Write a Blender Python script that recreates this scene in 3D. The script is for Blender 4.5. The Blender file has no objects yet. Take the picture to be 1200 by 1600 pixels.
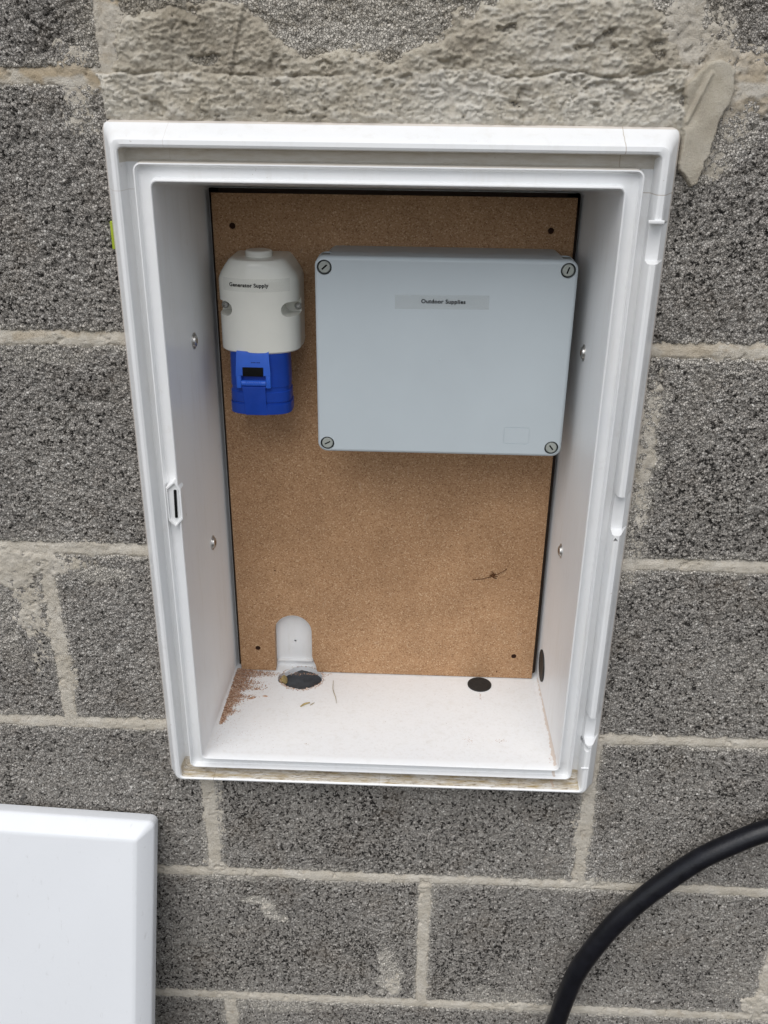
import bpy, bmesh, math, random
import numpy as np
from mathutils import Vector, Matrix
random.seed(7)
S = bpy.context.scene
COL = S.collection
PI = math.pi

# ------------------------------------------------------------------ camera
cam = bpy.data.cameras.new('camera'); camo = bpy.data.objects.new('camera', cam); COL.objects.link(camo)
S.camera = camo
cam.sensor_fit = 'VERTICAL'; cam.sensor_height = 36.0
cam.lens = 1427.26 / 1600 * 36.0
cam.clip_start = 0.02; cam.clip_end = 2000
pt, rl, yw = 1.1412, 0.0127, 0.0325
camo.matrix_world = (Matrix.Translation((0.0592, -0.8446, 0.4395)) @ Matrix.Rotation(yw, 4, 'Z')
                     @ Matrix.Rotation(pt, 4, 'X') @ Matrix.Rotation(rl, 4, 'Z'))
S.render.resolution_x = 768; S.render.resolution_y = 1024

# ------------------------------------------------------------------ light
SUN_EL, SUN_AZ = 57.0, 18.0         # azimuth: degrees from straight out of the wall (-Y) towards the left (-X)
W = bpy.data.worlds.new('World'); S.world = W; W.use_nodes = True
nt = W.node_tree; nt.nodes.clear()
wo = nt.nodes.new('ShaderNodeOutputWorld'); bg = nt.nodes.new('ShaderNodeBackground')
sky = nt.nodes.new('ShaderNodeTexSky'); sky.sky_type = 'NISHITA'; sky.sun_disc = False
sky.sun_elevation = math.radians(SUN_EL); sky.sun_rotation = math.radians(180 + SUN_AZ)
sky.air_density = 1.0; sky.dust_density = 0.6; sky.ozone_density = 1.0
hs = nt.nodes.new('ShaderNodeHueSaturation'); hs.inputs['Saturation'].default_value = 0.30
nt.links.new(sky.outputs[0], hs.inputs['Color']); nt.links.new(hs.outputs[0], bg.inputs[0])
bg.inputs[1].default_value = 0.085
nt.links.new(bg.outputs[0], wo.inputs[0])
sd = bpy.data.lights.new('sun', 'SUN'); sd.energy = 1.3; sd.angle = math.radians(55); sd.color = (1.0, 0.98, 0.95)
so = bpy.data.objects.new('sun', sd); COL.objects.link(so)
el, az = math.radians(SUN_EL), math.radians(SUN_AZ)
sdir = Vector((-math.sin(az) * math.cos(el), -math.cos(az) * math.cos(el), math.sin(el)))
so.rotation_euler = sdir.to_track_quat('Z', 'Y').to_euler()
S.view_settings.view_transform = 'Standard'; S.view_settings.look = 'None'
S.view_settings.gamma = 1; S.view_settings.use_curve_mapping = False
S.view_settings.exposure = 0.76

# ------------------------------------------------------------------ numpy noise
def _h(ix, iz, s):
    ix = ix.astype(np.int64) & 0xffffffff; iz = iz.astype(np.int64) & 0xffffffff
    n = (ix * 374761393 + iz * 668265263 + s * 2246822519) & 0xffffffff
    n = ((n ^ (n >> 13)) * 1274126177) & 0xffffffff
    n = ((n ^ (n >> 16)) * 2654435761) & 0xffffffff
    n = n ^ (n >> 15)
    return (n & 0xffffff) / float(0x1000000)
def vnoise(x, z, s=0):
    ix = np.floor(x); iz = np.floor(z); fx = x - ix; fz = z - iz
    fx = fx * fx * (3 - 2 * fx); fz = fz * fz * (3 - 2 * fz)
    a = _h(ix, iz, s); b = _h(ix + 1, iz, s); c = _h(ix, iz + 1, s); d = _h(ix + 1, iz + 1, s)
    return (a + (b - a) * fx) * (1 - fz) + (c + (d - c) * fx) * fz
def fbm(x, z, s=0, o=4):
    t = 0; a = .5; n = 0
    for i in range(o):
        t = t + a * vnoise(x, z, s + i * 17); n += a; a *= .55; x = x * 2.03 + 3.1; z = z * 2.03 + 1.7
    return t / n
def worley(x, z, s=0):
    ix = np.floor(x); iz = np.floor(z)
    f1 = np.full(x.shape, 9.); f2 = np.full(x.shape, 9.); idv = np.zeros(x.shape)
    for dx in (-1, 0, 1):
        for dz in (-1, 0, 1):
            cx = ix + dx; cz = iz + dz
            px = cx + _h(cx, cz, s); pz = cz + _h(cx, cz, s + 5)
            d = np.hypot(x - px, z - pz)
            nearer = d < f1
            f2 = np.where(nearer, f1, np.minimum(f2, d))
            idv = np.where(nearer, _h(cx, cz, s + 9), idv)
            f1 = np.where(nearer, d, f1)
    return f1, f2, idv
def sstep(a, b, x):
    t = np.clip((x - a) / (b - a), 0, 1); return t * t * (3 - 2 * t)
def poly_sd(x, z, P):
    """signed distance, positive inside"""
    d = np.full(x.shape, 1e9); ins = np.zeros(x.shape, bool)
    n = len(P)
    for i in range(n):
        ax, az_ = P[i]; bx, bz = P[(i + 1) % n]
        ex, ez = bx - ax, bz - az_
        t = np.clip(((x - ax) * ex + (z - az_) * ez) / (ex * ex + ez * ez), 0, 1)
        d = np.minimum(d, np.hypot(x - ax - t * ex, z - az_ - t * ez))
        c = ((az_ > z) != (bz > z)) & (x < (bx - ax) * (z - az_) / ((bz - az_) if bz != az_ else 1e-9) + ax)
        ins ^= c
    return np.where(ins, d, -d)
def seg_d(x, z, a, b):
    ex, ez = b[0] - a[0], b[1] - a[1]
    t = np.clip(((x - a[0]) * ex + (z - a[1]) * ez) / (ex * ex + ez * ez), 0, 1)
    return np.hypot(x - a[0] - t * ex, z - a[1] - t * ez)

# ------------------------------------------------------------------ materials
def new_mat(name):
    m = bpy.data.materials.new(name); m.use_nodes = True
    n = m.node_tree; b = n.nodes['Principled BSDF']
    return m, n, b
def N(n, t, **kw):
    o = n.nodes.new(t)
    for k, v in kw.items():
        if k in ('inp',):
            for kk, vv in v.items(): o.inputs[kk].default_value = vv
        else: setattr(o, k, v)
    return o
def ramp(n, src, stops):
    r = n.nodes.new('ShaderNodeValToRGB'); e = r.color_ramp.elements
    while len(e) < len(stops): e.new(0.5)
    for el_, (p, c) in zip(e, stops):
        el_.position = p; el_.color = c if len(c) == 4 else (*c, 1)
    n.links.new(src, r.inputs[0]); return r.outputs[0]
def mixc(n, f, a, b, bt='MIX'):
    m = n.nodes.new('ShaderNodeMix'); m.data_type = 'RGBA'; m.blend_type = bt
    for s, v in ((0, f), (6, a), (7, b)):
        if isinstance(v, (int, float)): m.inputs[s].default_value = v
        elif isinstance(v, tuple): m.inputs[s].default_value = (*v, 1) if len(v) == 3 else v
        else: n.links.new(v, m.inputs[s])
    return m.outputs[2]
def mth(n, op, a, b=None, c=None):
    m = n.nodes.new('ShaderNodeMath'); m.operation = op
    for i, v in enumerate((a, b, c)):
        if v is None: continue
        if isinstance(v, (int, float)): m.inputs[i].default_value = v
        else: n.links.new(v, m.inputs[i])
    return m.outputs[0]
def noise(n, vec, scale, detail=4, rough=.55, w=None):
    o = N(n, 'ShaderNodeTexNoise', inp={'Scale': scale, 'Detail': detail, 'Roughness': rough})
    n.links.new(vec, o.inputs['Vector']); return o.outputs[0]
def pos(n): return n.nodes.new('ShaderNodeNewGeometry').outputs['Position']
def objc(n): return n.nodes.new('ShaderNodeTexCoord').outputs['Object']
def attr(n, name):
    a = n.nodes.new('ShaderNodeAttribute'); a.attribute_name = name; return a.outputs['Fac']
def bump(n, b, h, dist, strength=1.0):
    o = N(n, 'ShaderNodeBump', inp={'Distance': dist, 'Strength': strength})
    n.links.new(h, o.inputs['Height']); n.links.new(o.outputs[0], b.inputs['Normal'])
def setb(b, **kw):
    for k, v in kw.items():
        k = k.replace('_', ' ')
        b.inputs[k].default_value = (*v, 1) if isinstance(v, tuple) and len(v) == 3 else v

def mat_block():
    m, n, b = new_mat('aggregate_block'); p = pos(n)
    tone = attr(n, 'tone'); film = attr(n, 'film'); tint = attr(n, 'tint')
    wv = N(n, 'ShaderNodeTexNoise', inp={'Scale': 260.0, 'Detail': 2.0}); n.links.new(p, wv.inputs['Vector'])
    va_ = n.nodes.new('ShaderNodeVectorMath'); va_.operation = 'MULTIPLY_ADD'; n.links.new(wv.outputs['Color'], va_.inputs[0])
    va_.inputs[1].default_value = (.0022, .0022, .0022); n.links.new(p, va_.inputs[2])
    vo = N(n, 'ShaderNodeTexVoronoi', inp={'Scale': 430.0}); n.links.new(va_.outputs[0], vo.inputs['Vector'])
    ve = N(n, 'ShaderNodeTexVoronoi', feature='DISTANCE_TO_EDGE', inp={'Scale': 430.0}); n.links.new(va_.outputs[0], ve.inputs['Vector'])
    scp = n.nodes.new('ShaderNodeSeparateColor'); n.links.new(vo.outputs['Color'], scp.inputs[0])
    tt = mth(n, 'ADD', mth(n, 'MULTIPLY', tone, .45), mth(n, 'MULTIPLY', scp.outputs[0], .55))
    c = ramp(n, tt, [(.20, (.045, .042, .039)), (.28, (.36, .338, .312)), (.55, (.475, .450, .420)), (.8, (.575, .547, .513)), (.95, (.80, .77, .72))])
    fine = noise(n, p, 1500, 3, .7)
    c = mixc(n, .5, c, ramp(n, fine, [(.25, (.25, .25, .25)), (.75, (.85, .84, .82))]), 'OVERLAY')
    big = noise(n, p, 9, 4, .6)
    c = mixc(n, .28, c, ramp(n, big, [(.3, (.32, .31, .31)), (.7, (.66, .63, .59))]), 'OVERLAY')
    brn = ramp(n, noise(n, p, 14, 5, .65), [(.52, (0, 0, 0)), (.72, (1, 1, 1))])
    c = mixc(n, mth(n, 'MULTIPLY', brn, .35), c, (.33, .27, .21))
    c = mixc(n, mth(n, 'MULTIPLY', tint, mth(n, 'ADD', .45, mth(n, 'MULTIPLY', fine, .5))), c, (.52, .465, .375))
    fn = ramp(n, mth(n, 'ADD', film, mth(n, 'MULTIPLY', mth(n, 'SUBTRACT', noise(n, p, 330, 4, .7), .5), 1.5)), [(.30, (0, 0, 0)), (.68, (1, 1, 1))])
    c = mixc(n, mth(n, 'MULTIPLY', fn, .9), c, (.76, .71, .63))
    n.links.new(c, b.inputs['Base Color']); setb(b, Roughness=.93, Specular_IOR_Level=.2)
    edh = mth(n, 'MINIMUM', mth(n, 'MULTIPLY', ve.outputs['Distance'], 6.5), 1.0)
    bump(n, b, mth(n, 'ADD', mth(n, 'ADD', edh, mth(n, 'MULTIPLY', scp.outputs[1], .30)), mth(n, 'MULTIPLY', fine, .30)), .0021, 1.0)
    return m
def mat_mortar():
    m, n, b = new_mat('pale_mortar'); p = pos(n)
    tint = attr(n, 'tint')
    c = ramp(n, noise(n, p, 30, 5, .65), [(.3, (.55, .495, .41)), (.5, (.65, .595, .51)), (.72, (.75, .70, .62))])
    c = mixc(n, .6, c, ramp(n, noise(n, p, 1100, 3, .7), [(.3, (.33, .33, .33)), (.72, (.72, .71, .69))]), 'OVERLAY')
    c = mixc(n, mth(n, 'MULTIPLY', ramp(n, noise(n, p, 70, 4, .6), [(.6, (0, 0, 0)), (.75, (1, 1, 1))]), .5), c, (.36, .27, .17))
    c = mixc(n, mth(n, 'MULTIPLY', tint, .8), c, (.50, .39, .25))
    n.links.new(c, b.inputs['Base Color']); setb(b, Roughness=.95, Specular_IOR_Level=.15)
    bump(n, b, noise(n, p, 620, 5, .8), .0020, 1.0)
    return m
def mat_patch():
    m, n, b = new_mat('grey_cement_patch'); p = pos(n); tone = attr(n, 'tone')
    c = ramp(n, tone, [(0, (.40, .355, .285)), (.5, (.66, .605, .515)), (1, (.86, .815, .73))])
    c = mixc(n, .5, c, ramp(n, noise(n, p, 900, 4, .7), [(.3, (.35, .35, .35)), (.7, (.68, .67, .65))]), 'OVERLAY')
    c = mixc(n, .4, c, ramp(n, noise(n, p, 26, 5, .65), [(.3, (.33, .32, .29)), (.7, (.66, .64, .61))]), 'OVERLAY')
    n.links.new(c, b.inputs['Base Color']); setb(b, Roughness=.95, Specular_IOR_Level=.15)
    bump(n, b, noise(n, p, 700, 5, .85), .0021, 1.0)
    return m
def mat_plastic():
    m, n, b = new_mat('white_grp'); p = pos(n)
    sx = n.nodes.new('ShaderNodeSeparateXYZ'); n.links.new(p, sx.inputs[0]); X, Y, Z = sx.outputs
    c = ramp(n, noise(n, p, 9, 4, .6), [(.3, (.805, .815, .825)), (.7, (.835, .835, .832))])
    # specks
    sp = ramp(n, noise(n, p, 330, 2, .5), [(.735, (0, 0, 0)), (.77, (1, 1, 1))])
    spm = ramp(n, noise(n, p, 16, 3, .6), [(.5, (0, 0, 0)), (.62, (1, 1, 1))])
    c = mixc(n, mth(n, 'MULTIPLY', mth(n, 'MULTIPLY', sp, spm), .55), c, (.30, .24, .18))
    mq = N(n, 'ShaderNodeMapping'); mq.inputs['Scale'].default_value = (1, 1, .16); n.links.new(p, mq.inputs[0])
    stk = ramp(n, noise(n, mq.outputs[0], 75, 5, .7), [(.52, (0, 0, 0)), (.74, (1, 1, 1))])
    c = mixc(n, mth(n, 'MULTIPLY', stk, .20), c, (.56, .52, .45))
    scu = ramp(n, noise(n, p, 38, 6, .8), [(.60, (0, 0, 0)), (.72, (1, 1, 1))])
    c = mixc(n, mth(n, 'MULTIPLY', scu, .16), c, (.50, .46, .40))
    # yellowed outer skirt next to the wall
    osd = mth(n, 'MAXIMUM', mth(n, 'MAXIMUM', mth(n, 'LESS_THAN', X, -.2128), mth(n, 'GREATER_THAN', X, .2762)), mth(n, 'MAXIMUM', mth(n, 'GREATER_THAN', Z, .4148), mth(n, 'LESS_THAN', Z, -.2885)))
    c = mixc(n, mth(n, 'MULTIPLY', osd, .55), c, (.48, .38, .29))
    # dusty floor of the box
    def band(v, a, b_):  # 1 inside a..b
        return mth(n, 'MULTIPLY', mth(n, 'GREATER_THAN', v, a), mth(n, 'LESS_THAN', v, b_))
    floor = mth(n, 'MULTIPLY', band(Z, -.2475, -.241), mth(n, 'GREATER_THAN', Y, -.02))
    gr = ramp(n, noise(n, p, 260, 5, .75), [(.5, (0, 0, 0)), (.75, (1, 1, 1))])
    c = mixc(n, mth(n, 'MULTIPLY', mth(n, 'MULTIPLY', floor, gr), .22), c, (.45, .40, .34))
    # grime standing in the bottom groove of the frame
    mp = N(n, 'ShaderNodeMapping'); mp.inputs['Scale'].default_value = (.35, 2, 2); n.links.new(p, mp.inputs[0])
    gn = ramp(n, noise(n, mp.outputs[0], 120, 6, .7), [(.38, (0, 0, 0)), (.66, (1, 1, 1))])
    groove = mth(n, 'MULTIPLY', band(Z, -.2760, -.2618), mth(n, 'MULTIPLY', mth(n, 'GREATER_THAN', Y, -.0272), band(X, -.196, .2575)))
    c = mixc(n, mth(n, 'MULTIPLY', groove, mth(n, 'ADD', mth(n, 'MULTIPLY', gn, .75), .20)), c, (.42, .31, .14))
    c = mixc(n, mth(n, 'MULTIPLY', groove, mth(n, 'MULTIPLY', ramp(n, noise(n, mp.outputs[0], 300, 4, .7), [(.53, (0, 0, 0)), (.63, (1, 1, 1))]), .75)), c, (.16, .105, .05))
    tg = mth(n, 'MULTIPLY', band(Z, .3835, .3952), mth(n, 'MULTIPLY', mth(n, 'GREATER_THAN', Y, -.0262), band(X, -.196, .2575)))  # shade and warm reflection painted tan into the top groove
    c = mixc(n, mth(n, 'MULTIPLY', tg, mth(n, 'ADD', mth(n, 'MULTIPLY', gn, .25), .45)), c, (.42, .35, .24))
    # rusty run in the lower right inner corner
    cx = mth(n, 'SUBTRACT', X, mth(n, 'ADD', .2285, mth(n, 'MULTIPLY', mth(n, 'SUBTRACT', noise(n, p, 160, 3, .6), .5), .006)))
    cl = mth(n, 'MULTIPLY', mth(n, 'LESS_THAN', mth(n, 'ABSOLUTE', cx), .0016), mth(n, 'MULTIPLY', mth(n, 'LESS_THAN', Z, -.2405), mth(n, 'GREATER_THAN', Y, -.024)))
    c = mixc(n, mth(n, 'MULTIPLY', cl, .5), c, (.50, .34, .22))
    # hairline seams where the frame sections are joined
    def hair(v, a, w, *ms):
        r = mth(n, 'LESS_THAN', mth(n, 'ABSOLUTE', mth(n, 'SUBTRACT', v, a)), w)
        for q in ms: r = mth(n, 'MULTIPLY', r, q)
        return r
    zt = mth(n, 'GREATER_THAN', Z, .385); zb = mth(n, 'LESS_THAN', Z, -.262); xr = mth(n, 'GREATER_THAN', X, .2475); xl = mth(n, 'LESS_THAN', X, -.186)
    wob = mth(n, 'MULTIPLY', mth(n, 'SUBTRACT', noise(n, p, 60, 2, .5), .5), .004)
    Xw = mth(n, 'ADD', X, wob)
    for q, k in ((hair(Xw, .228, .00035, zt), .6), (hair(Xw, -.1565, .0003, zt), .2), (hair(Xw, -.1585, .0004, zb), .6), (hair(Xw, .19, .00035, zb), .3), (hair(Z, .3645, .0004, xr), .55), (hair(Z, .361, .0003, xl), .3), (hair(X, .031, .0005, zb), .25)):
        c = mixc(n, mth(n, 'MULTIPLY', q, k), c, (.33, .25, .16))
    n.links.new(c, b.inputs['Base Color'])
    setb(b, Roughness=.34, Specular_IOR_Level=.45)
    bump(n, b, noise(n, p, 45, 3, .5), .0010, .35)
    return m
def mat_plain(name, col, rough=.4, spec=.5, metal=0, var=.08, scale=60, bd=0.0, bs=900, coat=0):
    m, n, b = new_mat(name); p = objc(n)
    a = tuple(max(0, v * (1 - var)) for v in col); c_ = tuple(min(1, v * (1 + var)) for v in col)
    n.links.new(ramp(n, noise(n, p, scale, 4, .6), [(.3, a), (.7, c_)]), b.inputs['Base Color'])
    r = ramp(n, noise(n, p, scale * 1.7, 3, .6), [(.3, (rough * .85,) * 3), (.7, (min(1, rough * 1.2),) * 3)])
    n.links.new(r, b.inputs['Roughness'])
    setb(b, Specular_IOR_Level=spec, Metallic=metal)
    if coat: b.inputs['Coat Weight'].default_value = coat
    if bd: bump(n, b, noise(n, p, bs, 4, .6), bd, .8)
    return m
def mat_board():
    m, n, b = new_mat('chipboard'); p = pos(n)
    v = N(n, 'ShaderNodeTexVoronoi', inp={'Scale': 850.0}); n.links.new(p, v.inputs['Vector'])
    sp = n.nodes.new('ShaderNodeSeparateColor'); n.links.new(v.outputs['Color'], sp.inputs[0])
    c = ramp(n, sp.outputs[0], [(0, (.24, .128, .064)), (.14, (.345, .198, .103)), (.5, (.40, .240, .130)), (.88, (.445, .278, .156)), (1, (.58, .41, .26))])
    c = mixc(n, .45, c, ramp(n, noise(n, p, 1400, 3, .7), [(.3, (.34, .33, .32)), (.7, (.68, .68, .68))]), 'OVERLAY')
    c = mixc(n, .5, c, ramp(n, noise(n, p, 11, 5, .65), [(.3, (.36, .34, .32)), (.7, (.62, .61, .60))]), 'OVERLAY')
    # pale scuffs
    mp = N(n, 'ShaderNodeMapping'); mp.inputs['Scale'].default_value = (2.2, 1, .55); n.links.new(p, mp.inputs[0])
    sc = ramp(n, noise(n, mp.outputs[0], 34, 6, .75), [(.62, (0, 0, 0)), (.74, (1, 1, 1))])
    c = mixc(n, mth(n, 'MULTIPLY', sc, .28), c, (.55, .46, .36))
    n.links.new(c, b.inputs['Base Color']); setb(b, Roughness=.62, Specular_IOR_Level=.25)
    bump(n, b, v.outputs['Distance'], .00025, .6)
    return m

def mat_dust():
    m, n, b = new_mat('brick_dust'); p = pos(n)
    v = N(n, 'ShaderNodeTexVoronoi', inp={'Scale': 900.0}); n.links.new(p, v.inputs['Vector'])
    sp = n.nodes.new('ShaderNodeSeparateColor'); n.links.new(v.outputs['Color'], sp.inputs[0])
    n.links.new(ramp(n, sp.outputs[0], [(0, (.16, .08, .045)), (.35, (.36, .20, .125)), (.7, (.50, .32, .22)), (1, (.70, .58, .47))]), b.inputs['Base Color'])
    setb(b, Roughness=.95, Specular_IOR_Level=.1); return m
M = dict(
    block=mat_block(), mortar=mat_mortar(), patch=mat_patch(), grp=mat_plastic(), board=mat_board(),
    board_edge=mat_plain('dark_gap_shade', (.05, .034, .025), .8, .2),
    hole=mat_plain('screw_hole_wood', (.035, .016, .01), .9, .1),
    grey=mat_plain('grey_abs', (.53, .585, .615), .36, .45, var=.02, scale=14, bd=.00005, bs=1500),
    grey_tab=mat_plain('grey_tab', (.24, .26, .25), .45, .4, var=.1),
    cup=mat_plain('dark_screw_cup', (.045, .048, .046), .6, .3),
    screw_plastic=mat_plain('grey_green_screw', (.36, .38, .35), .4, .4, var=.06),
    slot=mat_plain('slot_black', (.008, .008, .008), .8, .1),
    cream=mat_plain('cream_housing', (.82, .81, .74), .18, .5, var=.03, scale=25),
    blue=mat_plain('blue_polyamide', (.007, .050, .35), .38, .4, var=.08, scale=70),
    blue_light=mat_plain('bright_blue_flap', (.028, .125, .62), .40, .4, var=.08, scale=70),
    blue_print=mat_plain('blue_print', (.012, .03, .16), .5, .3),
    ink=mat_plain('black_ink', (.012, .012, .013), .5, .3),
    metal=mat_plain('zinc_screw', (.55, .54, .52), .35, .5, metal=.9, var=.15, scale=300),
    brass=mat_plain('rusty_recess', (.20, .11, .05), .6, .4, metal=.4, var=.3, scale=400),
    rubber=mat_plain('black_rubber', (.022, .022, .022), .55, .4, var=.2, scale=120),
    duct=mat_plain('slate_black_duct', (.030, .034, .040), .42, .5, var=.35, scale=90, bd=.0006, bs=160),
    cable=mat_plain('black_sheath', (.0075, .0080, .0115), .34, .42, var=.35, scale=55, bd=.0003, bs=260),
    sticker=mat_plain('lime_sticker', (.34, .42, .03), .5, .4, var=.12),
    foam=mat_plain('yellow_stone', (.38, .29, .13), .9, .2, var=.4, scale=300, bd=.001, bs=400),
    dust=mat_dust(),
    straw=mat_plain('dry_straw', (.36, .30, .19), .8, .2, var=.3, scale=200),
    brown=mat_plain('brown_fibre', (.10, .045, .02), .9, .1, var=.3, scale=300),
    door=mat_plain('white_door_grp', (.76, .775, .80), .42, .45, var=.015, scale=7, bd=.0004, bs=30),
)
def mat_door():
    m = M['door']; n = m.node_tree; b = n.nodes['Principled BSDF']; p = objc(n)
    base = b.inputs['Base Color'].links[0].from_socket
    mp = N(n, 'ShaderNodeMapping'); mp.inputs['Scale'].default_value = (3, .8, 1); n.links.new(p, mp.inputs[0])
    s = ramp(n, noise(n, mp.outputs[0], 70, 5, .65), [(.63, (0, 0, 0)), (.74, (1, 1, 1))])
    c = mixc(n, mth(n, 'MULTIPLY', s, .30), base, (.42, .41, .40))
    n.links.new(c, b.inputs['Base Color'])
mat_door()
def mat_tape():
    m, n, b = new_mat('clear_label_tape')
    setb(b, Base_Color=(.62, .63, .60), Roughness=.10, Specular_IOR_Level=.8, Alpha=.11)
    p = objc(n); bump(n, b, noise(n, p, 320, 3, .5), .0004, .5)
    return m
M['tape'] = mat_tape()
def mat_ground():
    m, n, b = new_mat('gravelly_earth'); p = pos(n)
    c = ramp(n, noise(n, p, 3, 6, .7), [(.3, (.045, .034, .024)), (.5, (.07, .056, .042)), (.7, (.11, .094, .075))])
    c = mixc(n, .5, c, ramp(n, noise(n, p, 60, 5, .7), [(.3, (.3, .3, .3)), (.7, (.7, .7, .68))]), 'OVERLAY')
    n.links.new(c, b.inputs['Base Color']); setb(b, Roughness=.95, Specular_IOR_Level=.1)
    bump(n, b, noise(n, p, 45, 6, .75), .02, 1)
    return m
M['ground'] = mat_ground()

# ------------------------------------------------------------------ mesh helpers
def link(name, me, mat, parent=None, smooth=None, **props):
    o = bpy.data.objects.new(name, me); COL.objects.link(o)
    if mat is not None:
        me.materials.clear(); me.materials.append(mat)
    if smooth is not None:
        me.polygons.foreach_set('use_smooth', [True] * len(me.polygons))
        me.set_sharp_from_angle(angle=math.radians(smooth))
    if parent: o.parent = parent
    for k, v in props.items(): o[k] = v
    return o
def empty(name, loc, **props):
    o = bpy.data.objects.new(name, None); COL.objects.link(o); o.location = loc
    o.empty_display_size = .05
    for k, v in props.items(): o[k] = v
    bpy.context.view_layer.update()
    return o
def put(o, parent):
    """parent keeping world placement (thing empties are only translated)"""
    o.parent = parent; o.matrix_parent_inverse = Matrix.Translation(-parent.location); return o
def part(name, bm_or_me, mat, parent, smooth=35, **props):
    me = bm_or_me
    if isinstance(me, bmesh.types.BMesh):
        me2 = bpy.data.meshes.new(name); bmesh.ops.recalc_face_normals(me, faces=me.faces[:])
        me.to_mesh(me2); me.free(); me = me2
    o = link(name, me, mat, None, smooth, **props)
    root = parent
    tot = Vector((0, 0, 0)); q = parent
    while q is not None:
        tot += q.location; q = q.parent if q.parent else None
    # parent parts are untransformed meshes in world coordinates; only the root empty is translated
    o.parent = parent
    if parent.type == 'EMPTY': o.matrix_parent_inverse = Matrix.Translation(-parent.location)
    return o
def loft(rings, cap0=True, cap1=True, bm=None):
    bm = bm or bmesh.new(); L = []
    for r in rings: L.append([bm.verts.new(p) for p in r])
    k = len(rings[0])
    for a, b in zip(L, L[1:]):
        for i in range(k):
            bm.faces.new((a[i], a[(i + 1) % k], b[(i + 1) % k], b[i]))
    if cap0: bm.faces.new(list(reversed(L[0])))
    if cap1: bm.faces.new(L[-1])
    return bm
def box(bm, c, s, rot=None, bev=0, seg=2):
    g = bmesh.ops.create_cube(bm, size=1.0)
    vs = g['verts']
    for v in vs:
        v.co = Vector((v.co.x * s[0], v.co.y * s[1], v.co.z * s[2]))
    if bev:
        es = list({e for v in vs for e in v.link_edges})
        r = bmesh.ops.bevel(bm, geom=es, offset=bev, segments=seg, profile=.5, affect='EDGES')
        vs = list({v for f in r['faces'] for v in f.verts} | {v for v in vs if v.is_valid})
    for v in vs:
        co = v.co
        if rot: co = rot @ co
        v.co = co + Vector(c)
    return bm
def circ(c, ax, r, k=32, jit=0, seed=0):
    """ring of points round centre c, axis 'X','Y' or 'Z'"""
    out = []; rr = random.Random(seed)
    for i in range(k):
        a = 2 * PI * i / k; q = r * (1 + jit * (rr.random() - .5))
        u, w = q * math.cos(a), q * math.sin(a)
        d = {'X': (0, u, w), 'Y': (u, 0, w), 'Z': (u, w, 0)}[ax]
        out.append((c[0] + d[0], c[1] + d[1], c[2] + d[2]))
    return out
def cyl(bm, c0, c1, ax, r0, r1=None, k=24, **kw):
    return loft([circ(c0, ax, r0, k, **kw), circ(c1, ax, r1 or r0, k, **kw)], bm=bm)
def rrect(x0, x1, z0, z1, r, y, seg=6, rs=(), yf=None):
    """rounded rectangle in XZ, starting at right side bottom going up; rs = extra z values on right side (ascending)"""
    pts = []
    for z in rs: pts.append((x1, z))
    for cx, cz, a0 in ((x1 - r, z1 - r, 0), (x0 + r, z1 - r, 90), (x0 + r, z0 + r, 180), (x1 - r, z0 + r, 270)):
        for i in range(seg + 1):
            a = math.radians(a0 + 90 * i / seg); pts.append((cx + r * math.cos(a), cz + r * math.sin(a)))
    return [(px, (yf(j, px, pz) if yf else y), pz) for j, (px, pz) in enumerate(pts)]
def cut(o, bm_list):
    dg = bpy.context.evaluated_depsgraph_get(); tmp = []
    for bm in bm_list:
        me = bpy.data.meshes.new('tmp'); bmesh.ops.recalc_face_normals(bm, faces=bm.faces[:]); bm.to_mesh(me); bm.free()
        t = bpy.data.objects.new('tmp', me); COL.objects.link(t); tmp.append(t)
        md = o.modifiers.new('b', 'BOOLEAN'); md.operation = 'DIFFERENCE'; md.solver = 'EXACT'; md.object = t
        t.matrix_world = Matrix.Identity(4)
    pm = o.matrix_parent_inverse.copy(); pr = o.parent; o.parent = None
    bpy.context.view_layer.update(); dg = bpy.context.evaluated_depsgraph_get(); dg.update()
    me = bpy.data.meshes.new_from_object(o.evaluated_get(dg))
    o.modifiers.clear(); o.data = me; o.parent = pr; o.matrix_parent_inverse = pm
    for t in tmp: bpy.data.objects.remove(t)
    me.polygons.foreach_set('use_smooth', [True] * len(me.polygons)); me.set_sharp_from_angle(angle=math.radians(32))
def tube(pts, r, k=12, bm=None, radf=None, cap=True):
    bm = bm or bmesh.new(); P = [Vector(p) for p in pts]; rings = []; up = Vector((0, -1, .03)).normalized()
    for i, p in enumerate(P):
        t = (P[min(i + 1, len(P) - 1)] - P[max(i - 1, 0)]).normalized()
        a = t.cross(up)
        if a.length < 1e-3: a = t.cross(Vector((1, 0, 0)))
        a.normalize(); b = t.cross(a).normalized(); q = radf(i / (len(P) - 1)) * r if radf else r
        rings.append([tuple(p + a * q * math.cos(2 * PI * j / k) + b * q * math.sin(2 * PI * j / k)) for j in range(k)])
    return loft(rings, cap, cap, bm)
def crom(P, n=12):
    P = [Vector(p) for p in P]; out = []
    Q = [P[0] * 2 - P[1]] + P + [P[-1] * 2 - P[-2]]
    for i in range(1, len(Q) - 2):
        a, b, c, d = Q[i - 1:i + 3]
        for j in range(n):
            t = j / n
            out.append(.5 * ((2 * b) + (c - a) * t + (2 * a - 5 * b + 4 * c - d) * t * t + (3 * b - a - 3 * c + d) * t ** 3))
    out.append(P[-1]); return out

# ------------------------------------------------------------------ ground
bm = bmesh.new(); GZ = -1.03
vs = [bm.verts.new(p) for p in ((-600, -600, GZ), (600, -600, GZ), (600, 600, GZ), (-600, 600, GZ))]; bm.faces.new(vs)
me = bpy.data.meshes.new('ground'); bm.to_mesh(me); bm.free()
link('ground', me, M['ground'], kind='structure')

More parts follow.
